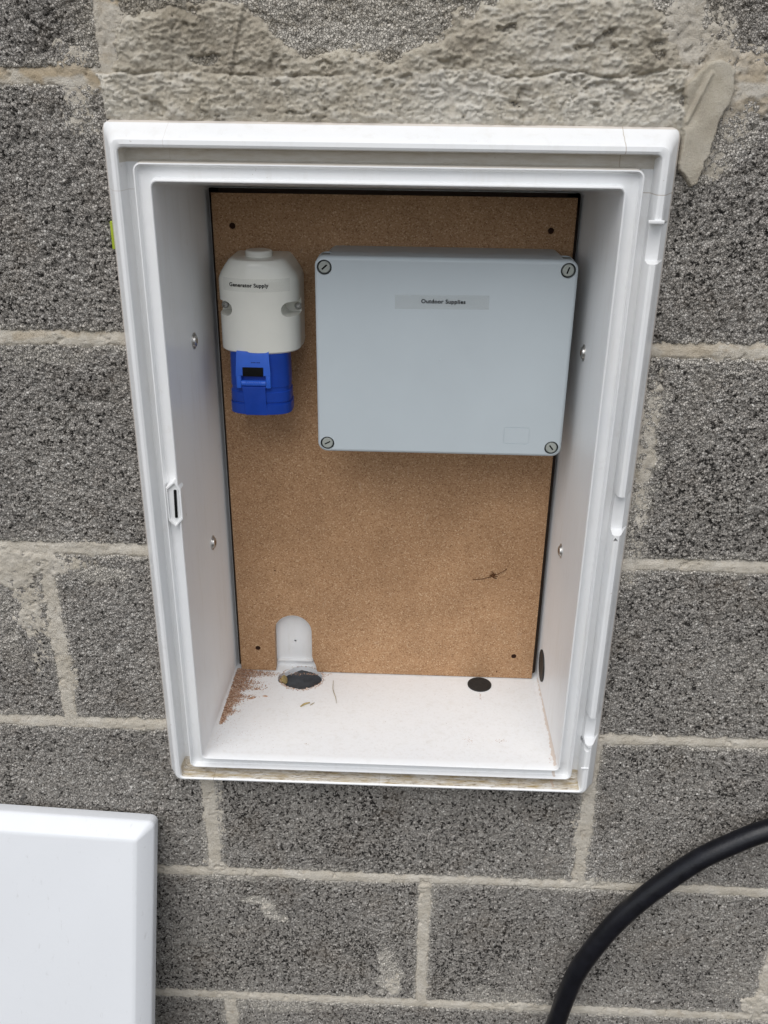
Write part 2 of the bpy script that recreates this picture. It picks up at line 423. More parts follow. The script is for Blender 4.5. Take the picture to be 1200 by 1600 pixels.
# ------------------------------------------------------------------ the wall
BED = {k: -.225 * (k - 3) for k in range(-1, 9)}
HEADS = {1: [-.655, -.205, .277, .727, 1.177], 2: [-.87, -.42, .03, .48, .93], 3: [-.645, -.195, .272, .72, 1.17], 4: [-.777, -.327, .123, .573, 1.023],
         5: [-.624, -.174, .277, .727, 1.177], 6: [-.811, -.361, .089, .537, .987], 7: [-.62, -.170, .28, .73, 1.18], 0: [-.87, -.42, .03, .48, .93]}
XL, XR, ZT, ZB = -1.05, 1.35, .90, GZ
HOLE = (-.206, .269, -.270, .409)
# course k lies between bed k (top is BED[k]) ... course 1 is above bed 1
def course_z(k):          # centre of joints below and above
    return BED[k], BED[k] + .225
SMEARS = [(-.112, -.506, .012, .013, .95), (.052, -.645, .016, .02, .9), (.298, .475, .026, .035, 1.0), (.322, .425, .018, .03, .85), (.312, .385, .014, .02, .7), (-.235, .44, .02, .05, .8), (-.365, -.028, .05, .03, 1.1), (-.30, -.018, .03, .014, 1.0),  # x, z, rx, rz, amount (mortar smeared proud on the blocks)
    (-.3345, -.02, .052, .018, 1.1), (-.352, -.075, .022, .05, 1.0), (-.352, -.135, .012, .05, .7), (-.322, -.14, .013, .085, .8),
    (.2885, .125, .012, .10, .85), (.2885, .02, .013, .06, .7), (.5345, -.655, .024, .030, 1.3), (.205, -.6735, .05, .014, 1.1),
    (.266, .502, .017, .030, 1.1), (.335, .450, .034, .030, 1.35), (-.196, .4935, .016, .024, 1.0), (-.218, .445, .012, .02, .8),
    (-.166, -.33, .012, .11, .8), (.268, -.36, .010, .04, .8), (-.174, -.44, .02, .014, .9), (.09, -.463, .013, .012, .9), (.525, .22, .03, .02, 1), (-.40, .23, .05, .012, .9),
    (-.30, .224, .05, .010, .7), (.36, .222, .05, .009, .6), (-.28, .001, .05, .010, .8), (.30, -.445, .02, .012, .8)]
FILMS = [(-.1070, -.5120, .016, .022, 1.25), (-.122, -.497, .02, .010, 1.2), (-.095, -.528, .012, .006, 1.0), (.0481, -.6297, .022, .040, 1.15), (.040, -.590, .010, .015, 1.0), (-.07, -.55, .03, .02, .35), (.045, -.585, .02, .03, .45),
         (-.385, -.1, .03, .06, .5), (.2868, .12, .030, .10, .6), (.285, .0, .03, .05, .5), (.335, .43, .05, .04, .5), (.42, -.12, .05, .06, .35), (-.28, -.03, .05, .015, .6),
         (-.22, .46, .03, .05, .45), (-.23, .42, .018, .025, .5), (.31, .39, .03, .03, .35), (.5, -.62, .04, .04, .4), (.33, -.32, .02, .05, .25), (-.15, -.46, .05, .006, .6), (.20, -.66, .08, .03, .5), (-.1, -.69, .1, .02, .6),
         (-.30, .205, .06, .012, .5), (.34, .206, .06, .01, .4), (-.26, -.40, .06, .02, .3), (.03, .49, .12, .04, .55), (.0, .48, .09, .015, .9), (.2, .51, .1, .02, .7), (.31, .40, .035, .05, .5), (-.06, .505, .05, .02, .6), (.33, .17, .03, .10, .35), (.02, -.40, .2, .03, .15)]
def blob(x, z, L, w=.35):
    out = np.zeros(x.shape)
    wx = (fbm(x * 90, z * 90, 71, 3) - .5); wz = (fbm(x * 90 + 9, z * 90, 72, 3) - .5)
    for (cx, cz, rx, rz, a) in L:
        d = np.hypot((x - cx) / rx + wx * 1.1, (z - cz) / rz + wz * 1.1)
        out = np.maximum(out, a * (1 - sstep(.45, 1.15, d)))
    return out
def block_h(x, z, coarse=False):
    wx = (vnoise(x * 260, z * 260, 3) - .5) * .0022; wz = (vnoise(x * 260, z * 260, 4) - .5) * .0022
    # soft scale change: larger stones in places
    f1, f2, cid = worley((x + wx) / .0040, (z + wz) / .0036, 11)
    g1, g2, gid = worley((x + wx) / .0022, (z + wz) / .0021, 23)
    dome = sstep(0.0, .27, f2 - f1)
    dome2 = sstep(0.0, .5, g2 - g1)
    drop = np.where(cid < .17, -1.0, 0) + np.where((cid > .17) & (cid < .5), -.35, 0)
    drop2 = np.where(gid < .22, -.9, 0)
    h = -.0021 + dome * .0020 + dome2 * .0005 + drop * .0015 + drop2 * .0008
    h = h + (fbm(x * 40, z * 40, 31, 3) - .5) * .0013
    pit = fbm(x * 55 + 4, z * 55, 37, 3); h = h - sstep(.66, .78, pit) * .0025
    film = blob(x, z, FILMS)
    h = h + film * .0006 * (1 - dome)
    tone = np.clip(.48 + (cid * 7.13 % 1 - .5) * .55 + (gid * 5.31 % 1 - .5) * .62 + (fbm(x * 12, z * 12, 40, 3) - .5) * .5, 0, 1)
    tone = np.where((cid * 13.7 % 1) > .968, 1.0, tone)
    return h, tone, film
def tint_f(x, z):
    return np.clip(sstep(.40, .47, z) * sstep(-.26, -.15, x) * (1 - sstep(.24, .36, x)) + .9 * np.exp(-((x + .19) / .03) ** 2 - ((z - .5) / .05) ** 2), 0, 1)
def mortar_h(x, z):
    wj = (fbm(x * 75, z * 75, 51, 4) - .5)
    best = np.full(x.shape, -.03)
    base = -.0011 + (fbm(x * 260, z * 260, 61, 4) - .5) * .0014 + (fbm(x * 22, z * 22, 62, 3) - .5) * .0016
    for k, bz in BED.items():
        d = np.abs(z - bz - (vnoise(x * 8, x * 0 + k, 80) - .5) * .004) + wj * .0075
        drop = np.maximum(0, d - .0062) * .75
        # trowelled lower lip: struck joint, slightly deeper at the top edge
        st = sstep(.0, .009, (z - bz) + .001) * .0020
        best = np.maximum(best, base - drop - st)
    for k, xs in HEADS.items():
        z0, z1 = course_z(k)
        inz = (z > z0 - .004) & (z < z1 + .004)
        for hx in xs:
            d = np.abs(x - hx - (vnoise(z * 9, z * 0 + hx * 50, 81) - .5) * .005) + wj * .0085
            drop = np.maximum(0, d - .0066) * .75
            v = base - drop + (vnoise(x * 90, z * 420 + x * 500, 83) - .5) * .0008
            best = np.where(inz, np.maximum(best, v), best)
    sm = blob(x, z, SMEARS)
    # smears show between and over the stones
    smh = -.0038 + sm * .0038 + (fbm(x * 230, z * 230, 65, 4) - .5) * .0026
    best = np.where(sm > .05, np.maximum(best, smh), best)
    # random pits
    pits = fbm(x * 120, z * 120, 66, 3); best = best - sstep(.68, .78, pits) * .002
    return best
PATCH = [(-.216, .400), (-.2185, .4496), (-.2048, .480), (-.19, .500), (-.1568, .506), (-.10, .511), (-.0679, .5030), (-.0529, .4851), (-.02, .4740), (.010, .4730), (.0376, .4765),
         (.0600, .4881), (.0891, .5002), (.13, .522), (.2325, .520), (.262, .497), (.2781, .4684), (.2855, .4500), (.290, .400)]
SMEARP = [(.2755, .425), (.277, .4502), (.290, .4650), (.3044, .4708), (.3175, .4606), (.316, .435), (.3082, .4163), (.3053, .3956), (.2985, .372), (.2922, .3660), (.285, .3755), (.2795, .384), (.2795, .40)]
def patch_h(x, z):
    w = (fbm(x * 50, z * 50, 91, 5) - .5) * .030
    w2 = (fbm(x * 90, z * 90, 95, 4) - .5) * .007
    s1 = poly_sd(x, z, PATCH) + w * sstep(.418, .432, z); s2 = poly_sd(x, z, SMEARP) + w2
    tear = .55 * fbm(x * 130, z * 330, 101, 5) + .45 * fbm(x * 260 + z * 60, z * 420, 102, 4)          # torn, horizontally pulled surface
    ridg = 1 - np.abs(tear * 2 - 1)
    rough = (tear - .5) * .0072 - sstep(.86, .99, ridg) * .0010
    f1, f2, cid = worley(x / .0052, z / .0042, 93)
    rough = rough + (sstep(0, .5, f2 - f1) - .5) * .0008 + (cid - .5) * .0009
    lowrough = (fbm(x * 34, z * 50, 103, 3) - .5) * .0042
    split = .4545 + (fbm(x * 22, x * 0, 105, 4) - .5) * .017 - .004 * sstep(-.12, -.2, x)
    lower = 1 - sstep(-.0008, .0022, z - split)
    crack = np.exp(-((z - split - .0010) / .0010) ** 2) * sstep(.35, .55, vnoise(x * 30, x * 0 + 2, 107))
    h = .0040 + .0015 * lower + rough * np.where(lower > .5, 1.15, .95) + lowrough - crack * .0032
    # two long trowel edges
    e1 = x - (-.1525 + (.4445 - z) * -.11); e2 = x - (-.1040 + (z - .4445) * .27)
    up = sstep(.445, .449, z)
    h = h + up * (-.0022 * np.exp(-(np.maximum(0, e1) / .006)) * (e1 > 0) + -.0028 * np.exp(-(np.maximum(0, e2) / .008)) * (e2 > 0) + .0012 * np.exp(-(e2 / .0015) ** 2))
    e3 = x - .069; h = h + (1 - up) * (-.0022 * np.exp(-(np.maximum(0, -e3) / .012)) * (e3 < 0))
    holes = fbm(x * 48, z * 80, 109, 4); h = h - sstep(.63, .72, holes) * .0042 + (fbm(x * 22, z * 30, 119, 2) - .5) * .003
    # beyond the upper edge it thins over the stones
    thin = sstep(-.004, .014, s1)
    hp = -.0075 + thin * (h + .0075)
    edge2 = sstep(-.0005, .0016, s2)
    sm = .0058 + (fbm(x * 45, z * 35, 111, 3) - .5) * .003 + (fbm(x * 420, z * 300, 112, 3) - .5) * .0004
    rd = seg_d(x, z, (.2955, .457), (.2815, .421)); sm = sm + .0022 * np.exp(-(rd / .0016) ** 2) - .0014 * np.exp(-(np.maximum(0, rd - .003) / .003) ** 2) * (x < .29)
    hs = -.0090 + edge2 * (sm + .0090)
    tone = np.where(lower > .5, .66, .36) + (tear - .5) * 1.1 + (fbm(x * 14, z * 14, 113, 3) - .5) * 1.1
    lowf = 1 - sstep(.414, .4235, z) * 1.0
    h = np.maximum(hp, hs); h = np.where((lowf > 0) & (x < .276), np.minimum(h, .0028 + (h - .0028) * (1 - lowf * .85)), h); tone = np.where(hs > hp, .42 + (fbm(x * 60, z * 60, 114, 3) - .5) * .5, tone)
    return h, np.clip(tone, 0, 1)

FS = .00115   # fine spacing in view
def axis_pts(a, b, va, vb, fine, coarse=.009):
    """points from a to b; fine inside [va, vb]"""
    out = [a]; t = a
    while t < b - 1e-9:
        s = fine if va <= t <= vb else min(coarse, (va - t) if t < va else coarse)
        s = max(s, fine); t = min(b, t + s); out.append(t)
    if len(out) > 2 and out[-1] - out[-2] < fine * .4: out.pop(-2)
    return np.array(out)
def grid_mesh(name, xs, zs, yv, keep, attrs):
    nx, nz = len(xs), len(zs)
    X, Z = np.meshgrid(xs, zs)
    idx = np.arange(nx * nz).reshape(nz, nx)
    q = np.stack([idx[:-1, :-1], idx[:-1, 1:], idx[1:, 1:], idx[1:, :-1]], -1).reshape(-1, 4)[keep.ravel()]
    used = np.unique(q); rm = -np.ones(nx * nz, int); rm[used] = np.arange(len(used)); q = rm[q]
    co = np.stack([X.ravel(), yv.ravel(), Z.ravel()], -1)[used]
    me = bpy.data.meshes.new(name)
    me.vertices.add(len(co)); me.vertices.foreach_set('co', co.astype(np.float32).ravel())
    me.loops.add(q.size); me.loops.foreach_set('vertex_index', q.astype(np.int32).ravel())
    me.polygons.add(len(q)); me.polygons.foreach_set('loop_start', np.arange(0, q.size, 4, dtype=np.int32))
    try: me.polygons.foreach_set('loop_total', np.full(len(q), 4, np.int32))
    except Exception: pass
    me.update(calc_edges=True)
    for k, v in attrs.items():
        a = me.attributes.new(k, 'FLOAT', 'POINT'); a.data.foreach_set('value', v.ravel()[used].astype(np.float32))
    me.polygons.foreach_set('use_smooth', np.ones(len(q), bool))
    return me
def in_hole(X, Z): return (X > HOLE[0]) & (X < HOLE[1]) & (Z > HOLE[2]) & (Z < HOLE[3])
def view_x(zmid):
    t = (.51 - zmid) / 1.27
    return -.305 - .21 * t, .352 + .225 * t

wall = empty('block_wall', (.15, 0, GZ), label='grey aggregate concrete block wall with pale mortar joints around the white box', category='wall')
for k in range(0, 8):
    z0, z1 = course_z(k); z0 += .0048; z1 -= .0048
    z1 = min(z1, ZT); z0 = max(z0, ZB)
    if z1 - z0 < .02: continue
    hx = [x for x in HEADS.get(k, [])]
    va, vb = view_x((z0 + z1) / 2 - .1)
    vis = (z0 < .53) and (z1 > -.77)
    for a, b in zip(hx, hx[1:]):
        a += .0048; b -= .0048
        if vis and b > va and a < vb:
            xs = axis_pts(a, b, va, vb, FS); zs = axis_pts(z0, z1, -.775, .535, FS)
        else:
            xs = np.linspace(a, b, 50); zs = np.linspace(z0, z1, 25)
        X, Z = np.meshgrid(xs, zs)
        h, tone, film = block_h(X, Z)
        ed = np.minimum(np.minimum(X - a, b - X), np.minimum(Z - z0, z1 - Z))
        tone = np.clip(tone + (random.random() - .5) * .16 + (fbm(X * 5, Z * 5, 140, 3) - .5) * .3, 0, 1)
        film = np.maximum(film, np.exp(-np.maximum(ed, 0) / .0085) * (.30 + 1.3 * fbm(X * 28, Z * 28, 141, 4)) * .92)
        edn = ed + (fbm(X * 120, Z * 120, 120, 3) - .5) * .005
        h = h - (1 - sstep(-.001, .0045, edn)) * .0035
        h[0, :] = h[-1, :] = -.03; h[:, 0] = h[:, -1] = -.03
        Xc = (X[:-1, :-1] + X[1:, 1:]) / 2; Zc = (Z[:-1, :-1] + Z[1:, 1:]) / 2
        keep = ~in_hole(Xc, Zc)
        if keep.sum() < 20: continue
        me = grid_mesh('concrete_block', xs, zs, -h, keep, dict(tone=tone, film=film, tint=tint_f(X, Z)))
        o = link('concrete_block', me, M['block'], wall); o.matrix_parent_inverse = Matrix.Translation(-wall.location)
# mortar: one continuous bedding
va, vb = -.55, .62
xs = axis_pts(XL, XR, va, vb, FS); zs = axis_pts(-1.0, .85, -.775, .535, FS)
X, Z = np.meshgrid(xs, zs); mh = np.full(X.shape, -.03)
rows = 64
for i in range(0, len(zs), rows):
    mh[i:i + rows] = mortar_h(X[i:i + rows], Z[i:i + rows])
qm = np.maximum(np.maximum(mh[:-1, :-1], mh[1:, 1:]), np.maximum(mh[:-1, 1:], mh[1:, :-1]))
Xc = (X[:-1, :-1] + X[1:, 1:]) / 2; Zc = (Z[:-1, :-1] + Z[1:, 1:]) / 2
t_ = (.51 - Zc) / 1.27
keep = (qm > -.0062) & ~in_hole(Xc, Zc)
tint = np.clip(np.exp(-((Z - .450) / .012) ** 2) * (X < -.2) + np.exp(-((X + .195) / .02) ** 2 - ((Z - .5) / .02) ** 2) + .8 * np.exp(-((X - .34) / .05) ** 2 - ((Z - .45) / .03) ** 2) + .5 * np.exp(-((Z - .225) / .01) ** 2) * (fbm(X * 20, Z * 60, 130, 3) > .5), 0, 1) * sstep(.35, .6, fbm(X * 60, Z * 90, 131, 3))
me = grid_mesh('mortar', xs, zs, -mh, keep, dict(tint=tint))
o = link('mortar', me, M['mortar'], wall, label='pale beige mortar filling the joints', kind='stuff'); o.matrix_parent_inverse = Matrix.Translation(-wall.location)
# solid core behind the faces so that no light leaks through
bm = bmesh.new()
for (a, b, c, d) in ((XL, HOLE[0], -1.02, .88), (HOLE[1], XR, -1.02, .88), (HOLE[0], HOLE[1], HOLE[3] , .88), (HOLE[0], HOLE[1], -1.02, HOLE[2] )):
    box(bm, ((a + b) / 2, .112, (c + d) / 2), (b - a, .2, d - c))
part('wall_core', bm, M['board_edge'], wall, None)
box_bm = bmesh.new(); box(box_bm, ((HOLE[0] + HOLE[1]) / 2, .222, .06), (.6, .02, .9)); part('wall_core', box_bm, M['board_edge'], wall, None)
# cement patch
xs = np.arange(-.235, .335, .00105); zs = np.arange(.358, .530, .00105)
X, Z = np.meshgrid(xs, zs); ph, tone = patch_h(X, Z)
qm = np.maximum(np.maximum(ph[:-1, :-1], ph[1:, 1:]), np.maximum(ph[:-1, 1:], ph[1:, :-1]))
Xc = (X[:-1, :-1] + X[1:, 1:]) / 2; Zc = (Z[:-1, :-1] + Z[1:, 1:]) / 2
keep = (qm > -.0055) & ~((Xc < .2745) & (Zc < .412))
me = grid_mesh('cement_patch', xs, zs, -ph, keep, dict(tone=tone))
o = link('cement_patch', me, M['patch'], wall, label='rough grey cement patch trowelled above the box'); o.matrix_parent_inverse = Matrix.Translation(-wall.location)

# ------------------------------------------------------------------ the open box
mb = empty('meter_box', (.032, 0, -.29), label='open white plastic meter box set into the block wall', category='meter box')
zb = [-.2436, -.2424, -.2112, -.2100, -.1760, -.1746, .0460, .0474, .0860, .0874, .3075, .3089, .3402, .3416]
def rec(z): return (-.2106 < z < -.1755) or (.0467 < z < .0867) or (.3082 < z < .3409) 
def ryf(y):
    def f(j, x, z):
        if j < len(zb): return max(y, -.0150) if rec(zb[j]) else y
        return y
    return f
def RR(x0, x1, z0, z1, r, y, special=False):
    return rrect(x0, x1, z0, z1, r, y, rs=zb, yf=ryf(y) if special else None)
rings = [
    RR(-.190, .250, -.262, .386, .006, .195), RR(-.190, .250, -.262, .386, .006, .004),
    RR(-.2135, .2768, -.2885, .4150, .008, .0045), RR(-.2146, .2780, -.2905, .4165, .009, .003), RR(-.2146, .2780, -.2905, .4165, .009, -.0035),
    RR(-.2120, .2753, -.2885, .4140, .009, -.0075),
    RR(-.2062, .2695, -.2830, .4085, .009, -.0200, True),
    RR(-.2035, .2668, -.2800, .4040, .008, -.0262, True), RR(-.2018, .2650, -.2783, .4020, .007, -.0283, True),
    RR(-.1988, .2618, -.2768, .3985, .006, -.0288, True), RR(-.1968, .2597, -.2758, .3965, .005, -.0278, True), RR(-.1960, .2585, -.2752, .3957, .004, -.0255, True),
    RR(-.1950, .2574, -.2740, .3947, .004, -.0092), RR(-.1942, .2564, -.2732, .3937, .004, -.0084),
    RR(-.1866, .2490, -.2638, .3860, .005, -.0084), RR(-.1858, .2482, -.2632, .3850, .006, -.0092),
    RR(-.1850, .2474, -.2622, .3842, .007, -.0252), RR(-.1846, .2469, -.2617, .3838, .0065, -.0262), RR(-.1836, .2459, -.2608, .3828, .006, -.0264), RR(-.1832, .2455, -.2604, .3824, .0055, -.0256),
    RR(-.1822, .2445, -.2594, .3814, .005, -.0212), RR(-.1812, .2435, -.2584, .3804, .005, -.0204),
    RR(-.1722, .2343, -.2492, .3722, .006, -.0204), RR(-.1714, .2335, -.2482, .3714, .006, -.0212),
    RR(-.1709, .2329, -.2472, .3708, .006, -.0292), RR(-.1705, .2325, -.2467, .3704, .0055, -.0302), RR(-.1696, .2316, -.2457, .3695, .005, -.0303), RR(-.1690, .2310, -.2452, .3688, .005, -.0295),
    RR(-.1682, .2302, -.2450, .3676, .005, -.020), RR(-.1630, .2272, -.2462, .3500, .006, .155), RR(-.1620, .2262, -.2455, .3485, .006, .160)]
bm = loft(rings)
me = bpy.data.meshes.new('enclosure'); bmesh.ops.recalc_face_normals(bm, faces=bm.faces[:]); bm.to_mesh(me); bm.free()
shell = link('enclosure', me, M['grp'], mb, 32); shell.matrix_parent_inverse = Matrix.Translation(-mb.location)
cuts = []
c1 = bmesh.new(); 
def ragged(cz, seed, c=(-.0755, .1315), r=.0262):
    rr = random.Random(seed); pts = []
    k = 44
    for i in range(k):
        a = 2 * PI * i / k; q = r * (1 + .05 * (rr.random() - .5))
        if 160 < math.degrees(a) < 205: q *= 1.16
        if 60 < math.degrees(a) < 120: q *= 1.05 + .06 * rr.random()
        pts.append((c[0] + q * math.cos(a), c[1] + q * math.sin(a) * .93, cz))
    return pts
loft([ragged(-.29, 3), ragged(-.235, 3)], bm=c1); cuts.append(c1)
# hinge pocket, clip notch, hinge hole
c2 = bmesh.new(); box(c2, (.2648, -.028, .3412), (.0050, .012, .0040)); cuts.append(c2)
c3 = bmesh.new(); loft([[(.2595, y, .0398), (.2648, y, .0396), (.2612, y, .0438)] for y in (-.04, -.006)], bm=c3); cuts.append(c3)
c4 = bmesh.new(); loft([circ((.2600, y, -.2165), 'Y', .0040, 14, jit=.25, seed=2) for y in (-.04, -.003)], bm=c4); cuts.append(c4)
c5 = bmesh.new(); cyl(c5, (-.0865, .15, -.2085), (-.0865, .172, -.2085), 'Y', .0017, k=12); cuts.append(c5)
cut(shell, cuts)
# raised lip round the latch slot, left
def hexa(dx, dz, y): 
    w, h, q = .0072 + dx, .0250 + dz, .0068
    cx, cz = -.1738, .0690
    p = [(w, -h + q + .002), (w, h - q - .002), (w * .1 + .001, h), (-w, h - q), (-w, -h + q), (-w * .1, -h)]
    return [(cx + a, y, cz + b) for a, b in p]
bm = bmesh.new(); loft([hexa(0, 0, -.0195), hexa(0, 0, -.0312), hexa(-.0004, -.0006, -.0318), hexa(-.0012, -.0022, -.0318), hexa(-.0014, -.0026, -.0295)], True, True, bm)
lk = part('latch_keeper', bm, M['grp'], mb, 30)
bm = bmesh.new(); box(bm, (-.1730, -.0296, .0690), (.0026, .003, .0300), Matrix.Rotation(math.radians(2), 3, 'Y'), .0006); part('latch_slot', bm, M['slot'], lk)
# small ribs by the hinge clips
bm = bmesh.new(); box(bm, (.2608, -.0290, .3430), (.0135, .0030, .0030), None, .0006)
part('hinge_clip', bm, M['grp'], mb)
bm = bmesh.new(); box(bm, (.2605, -.0286, -.2425), (.0085, .0022, .0012), None, .0004); part('hinge_clip', bm, M['grp'], mb)
# inner pad under the arch of the board
bm = bmesh.new(); box(bm, (-.0872, .1585, -.2370), (.046, .004, .0035), None, .0012)
part('cable_pad', bm, M['grp'], mb)
# sticker on the side of the frame
bm = bmesh.new(); box(bm, (-.2158, -.0005, .3205), (.0028, .006, .0245), None, .0006, 1)
part('side_sticker', bm, M['sticker'], mb, label='lime green sticker on the outer left side')
# blank plugs
def disc(name, c, ax, r, sgn, mat, parent, th=.0016, dome=.0008, **kw):
    a = {'X': Vector((1, 0, 0)), 'Y': Vector((0, 1, 0)), 'Z': Vector((0, 0, 1))}[ax] * sgn
    c = Vector(c); bm = bmesh.new()
    loft([circ(c - a * .004, ax, r, 32), circ(c + a * th * .6, ax, r, 32), circ(c + a * th, ax, r * .93, 32), circ(c + a * (th * .8), ax, r * .80, 32), circ(c + a * (th * .8 + dome), ax, r * .2, 32)], bm=bm)
    return part(name, bm, mat, parent, 40, **kw)
disc('blank_plug', (.1523, .1285, -.2452), 'Z', .0152, 1, M['rubber'], mb, .0008, .0003, label='black round plug in the floor of the box')
disc('blank_plug', (.2270, .1200, -.2080), 'X', .0200, -1, M['rubber'], mb, .0008, .0003, label='black round plug low on the right inner side')
# chipboard
BY = .145
bm = bmesh.new()
ax0, ax1, atop, abot = -.1105, -.0632, -.1610, -.2450
pts = [(-.1562, -.2448)]
pts += [(ax0 - .0006, abot + .0002), (ax0, -.185)]
r_ = (ax1 - ax0) / 2
for i in range(1, 12):
    a = PI - PI * i / 12; pts.append(((ax0 + ax1) / 2 + r_ * math.cos(a), atop - r_ + r_ * math.sin(a)))
pts += [(ax1, -.185), (ax1 - .0002, -.222), (ax1 + .0022, -.2300), (ax1 + .0045, -.2360), (ax1 + .0060, abot + .0002), (.2205, -.2450), (.2216, .3446), (-.1566, .3442)]
loft([[(x, BY + .012, z) for x, z in pts], [(x, BY + .0005, z) for x, z in pts], [(x + (.0004 if x < -.15 else 0) - (.0004 if x > .2 else 0), BY, z) for x, z in pts]], bm=bm)
me = bpy.data.meshes.new('backboard'); bmesh.ops.recalc_face_normals(bm, faces=bm.faces[:]); bm.to_mesh(me); bm.free()
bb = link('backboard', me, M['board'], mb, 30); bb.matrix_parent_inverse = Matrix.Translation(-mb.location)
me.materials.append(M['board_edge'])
cs = []
SC = [(-.1361, .3114), (.1968, .3117), (-.1332, -.2118), (.1953, -.2124)]
for x, z in SC:
    c = bmesh.new(); loft([circ((x, BY - .002, z), 'Y', .0046, 20), circ((x, BY + .0030, z), 'Y', .0022, 20), circ((x, BY + .006, z), 'Y', .0020, 20)], bm=c); cs.append(c)
for x, z in ((-.1068, -.0978), (.055, .345 - .17), (.175, -.236)):
    c = bmesh.new(); loft([circ((x, BY - .002, z), 'Y', .0013, 10), circ((x, BY + .004, z), 'Y', .0009, 10)], bm=c); cs.append(c)
cut(bb, cs)
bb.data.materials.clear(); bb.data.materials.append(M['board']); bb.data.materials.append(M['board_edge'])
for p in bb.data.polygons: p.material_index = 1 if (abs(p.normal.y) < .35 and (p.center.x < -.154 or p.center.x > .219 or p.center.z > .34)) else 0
for x, z in SC:
    bm = bmesh.new(); cyl(bm, (x, BY + .0010, z), (x, BY + .005, z), 'Y', .0037, k=16); box(bm, (x, BY + .0008, z), (.0030, .0008, .0007)); 
    part('screw', bm, M['hole'], bb)
bm = bmesh.new(); box(bm, (.0322, .1545, .0515), (.1615 + .2260, .0080, .5935)); bm.clear()
for q in ((.2195, .0515, .0130, .5930), (-.1560, .0515, .0100, .5930), (.0322, .3400, .3860, .0160)): box(bm, (q[0], .1580, q[1]), (q[2], .0020, q[3]))
part('dark_gap_strip', bm, M['board_edge'], mb)  # dark strips added behind the board edges to make the gap read black
# screws with washers through the side walls
def side_screw(x, y, z, s):
    bm = bmesh.new(); cyl(bm, (x - s * .003, y, z), (x + s * .0010, y, z), 'X', .0084, k=24)
    w = part('screw', bm, M['metal'], mb)
    bm = bmesh.new(); loft([circ((x + s * .0008, y, z), 'X', .0062, 20), circ((x + s * .0026, y, z), 'X', .0058, 20), circ((x + s * .0036, y, z), 'X', .0040, 20), circ((x + s * .0030, y, z), 'X', .0026, 20)], bm=bm)
    part('screw_head', bm, M['metal'], w)
    bm = bmesh.new(); cyl(bm, (x + s * .0026, y, z), (x + s * .0034, y, z), 'X', .0028, k=10); part('screw_recess', bm, M['brass'], w)
side_screw(-.1658, .063, .2090, 1); side_screw(-.1652, .077, -.0270, 1); side_screw(.2292, .065, .2046, -1); side_screw(.2290, .076, -.0247, -1)

# ------------------------------------------------------------------ grey junction box
jb = empty('junction_box', (.0864, BY, .196), label='large grey rectangular junction box with four corner screws on the chipboard', category='junction box')
def rr2(x0, x1, z0, z1, r, y): return rrect(x0, x1, z0, z1, r, y, seg=7)
bm = loft([rr2(-.0335, .2065, .1030, .2935, .008, BY - .0005), rr2(-.0350, .2080, .1010, .2945, .008, .088)])
part('body', bm, M['grey'], jb)
jx0, jx1, jz0, jz1, jy = -.0412, .2152, .0932, .2958, .0600
bm = loft([rr2(jx0 + .0012, jx1 - .0012, jz0 + .0012, jz1 - .0012, .0085, .0890), rr2(jx0, jx1, jz0, jz1, .0095, .0880), rr2(jx0 + .0002, jx1 - .0002, jz0 + .0002, jz1 - .0002, .0095, .0640),
           rr2(jx0 + .0008, jx1 - .0008, jz0 + .0008, jz1 - .0008, .0092, .0618), rr2(jx0 + .0024, jx1 - .0024, jz0 + .0024, jz1 - .0024, .0080, .0603), rr2(jx0 + .0034, jx1 - .0034, jz0 + .0034, jz1 - .0034, .0072, jy)])
me = bpy.data.meshes.new('lid'); bmesh.ops.recalc_face_normals(bm, faces=bm.faces[:]); bm.to_mesh(me); bm.free()
lid = link('lid', me, M['grey'], jb, 30); lid.matrix_parent_inverse = Matrix.Translation(-jb.location)
JS = [(-.0315, .2850, 48), (.2050, .2860, 18), (-.0310, .1030, 62), (.2045, .1035, -38)]
cs = []
for x, z, a in JS:
    c = bmesh.new(); cyl(c, (x, .055, z), (x, .0680, z), 'Y', .0074, k=28); cs.append(c)
# shallow engraved line of the small rectangle
c = bmesh.new()
def frame_cut(bm, x0, x1, z0, z1, w, y0, y1):
    R_ = lambda d: rrect(x0 + d, x1 - d, z0 + d, z1 - d, .0015, 0, seg=3)
    o_, i_ = R_(0), R_(w)
    k = len(o_); V = {}
    for nm, ring, y in (('oa', o_, y0), ('ob', o_, y1), ('ia', i_, y0), ('ib', i_, y1)):
        V[nm] = [bm.verts.new((p[0], y, p[2])) for p in ring]
    for i in range(k):
        j = (i + 1) % k
        bm.faces.new((V['oa'][i], V['oa'][j], V['ob'][j], V['ob'][i])); bm.faces.new((V['ia'][j], V['ia'][i], V['ib'][i], V['ib'][j]))
        bm.faces.new((V['oa'][j], V['oa'][i], V['ia'][i], V['ia'][j])); bm.faces.new((V['ob'][i], V['ob'][j], V['ib'][j], V['ib'][i]))
frame_cut(c, .1536, .1802, .1070, .1256, .0007, .058, .0604); cs.append(c)
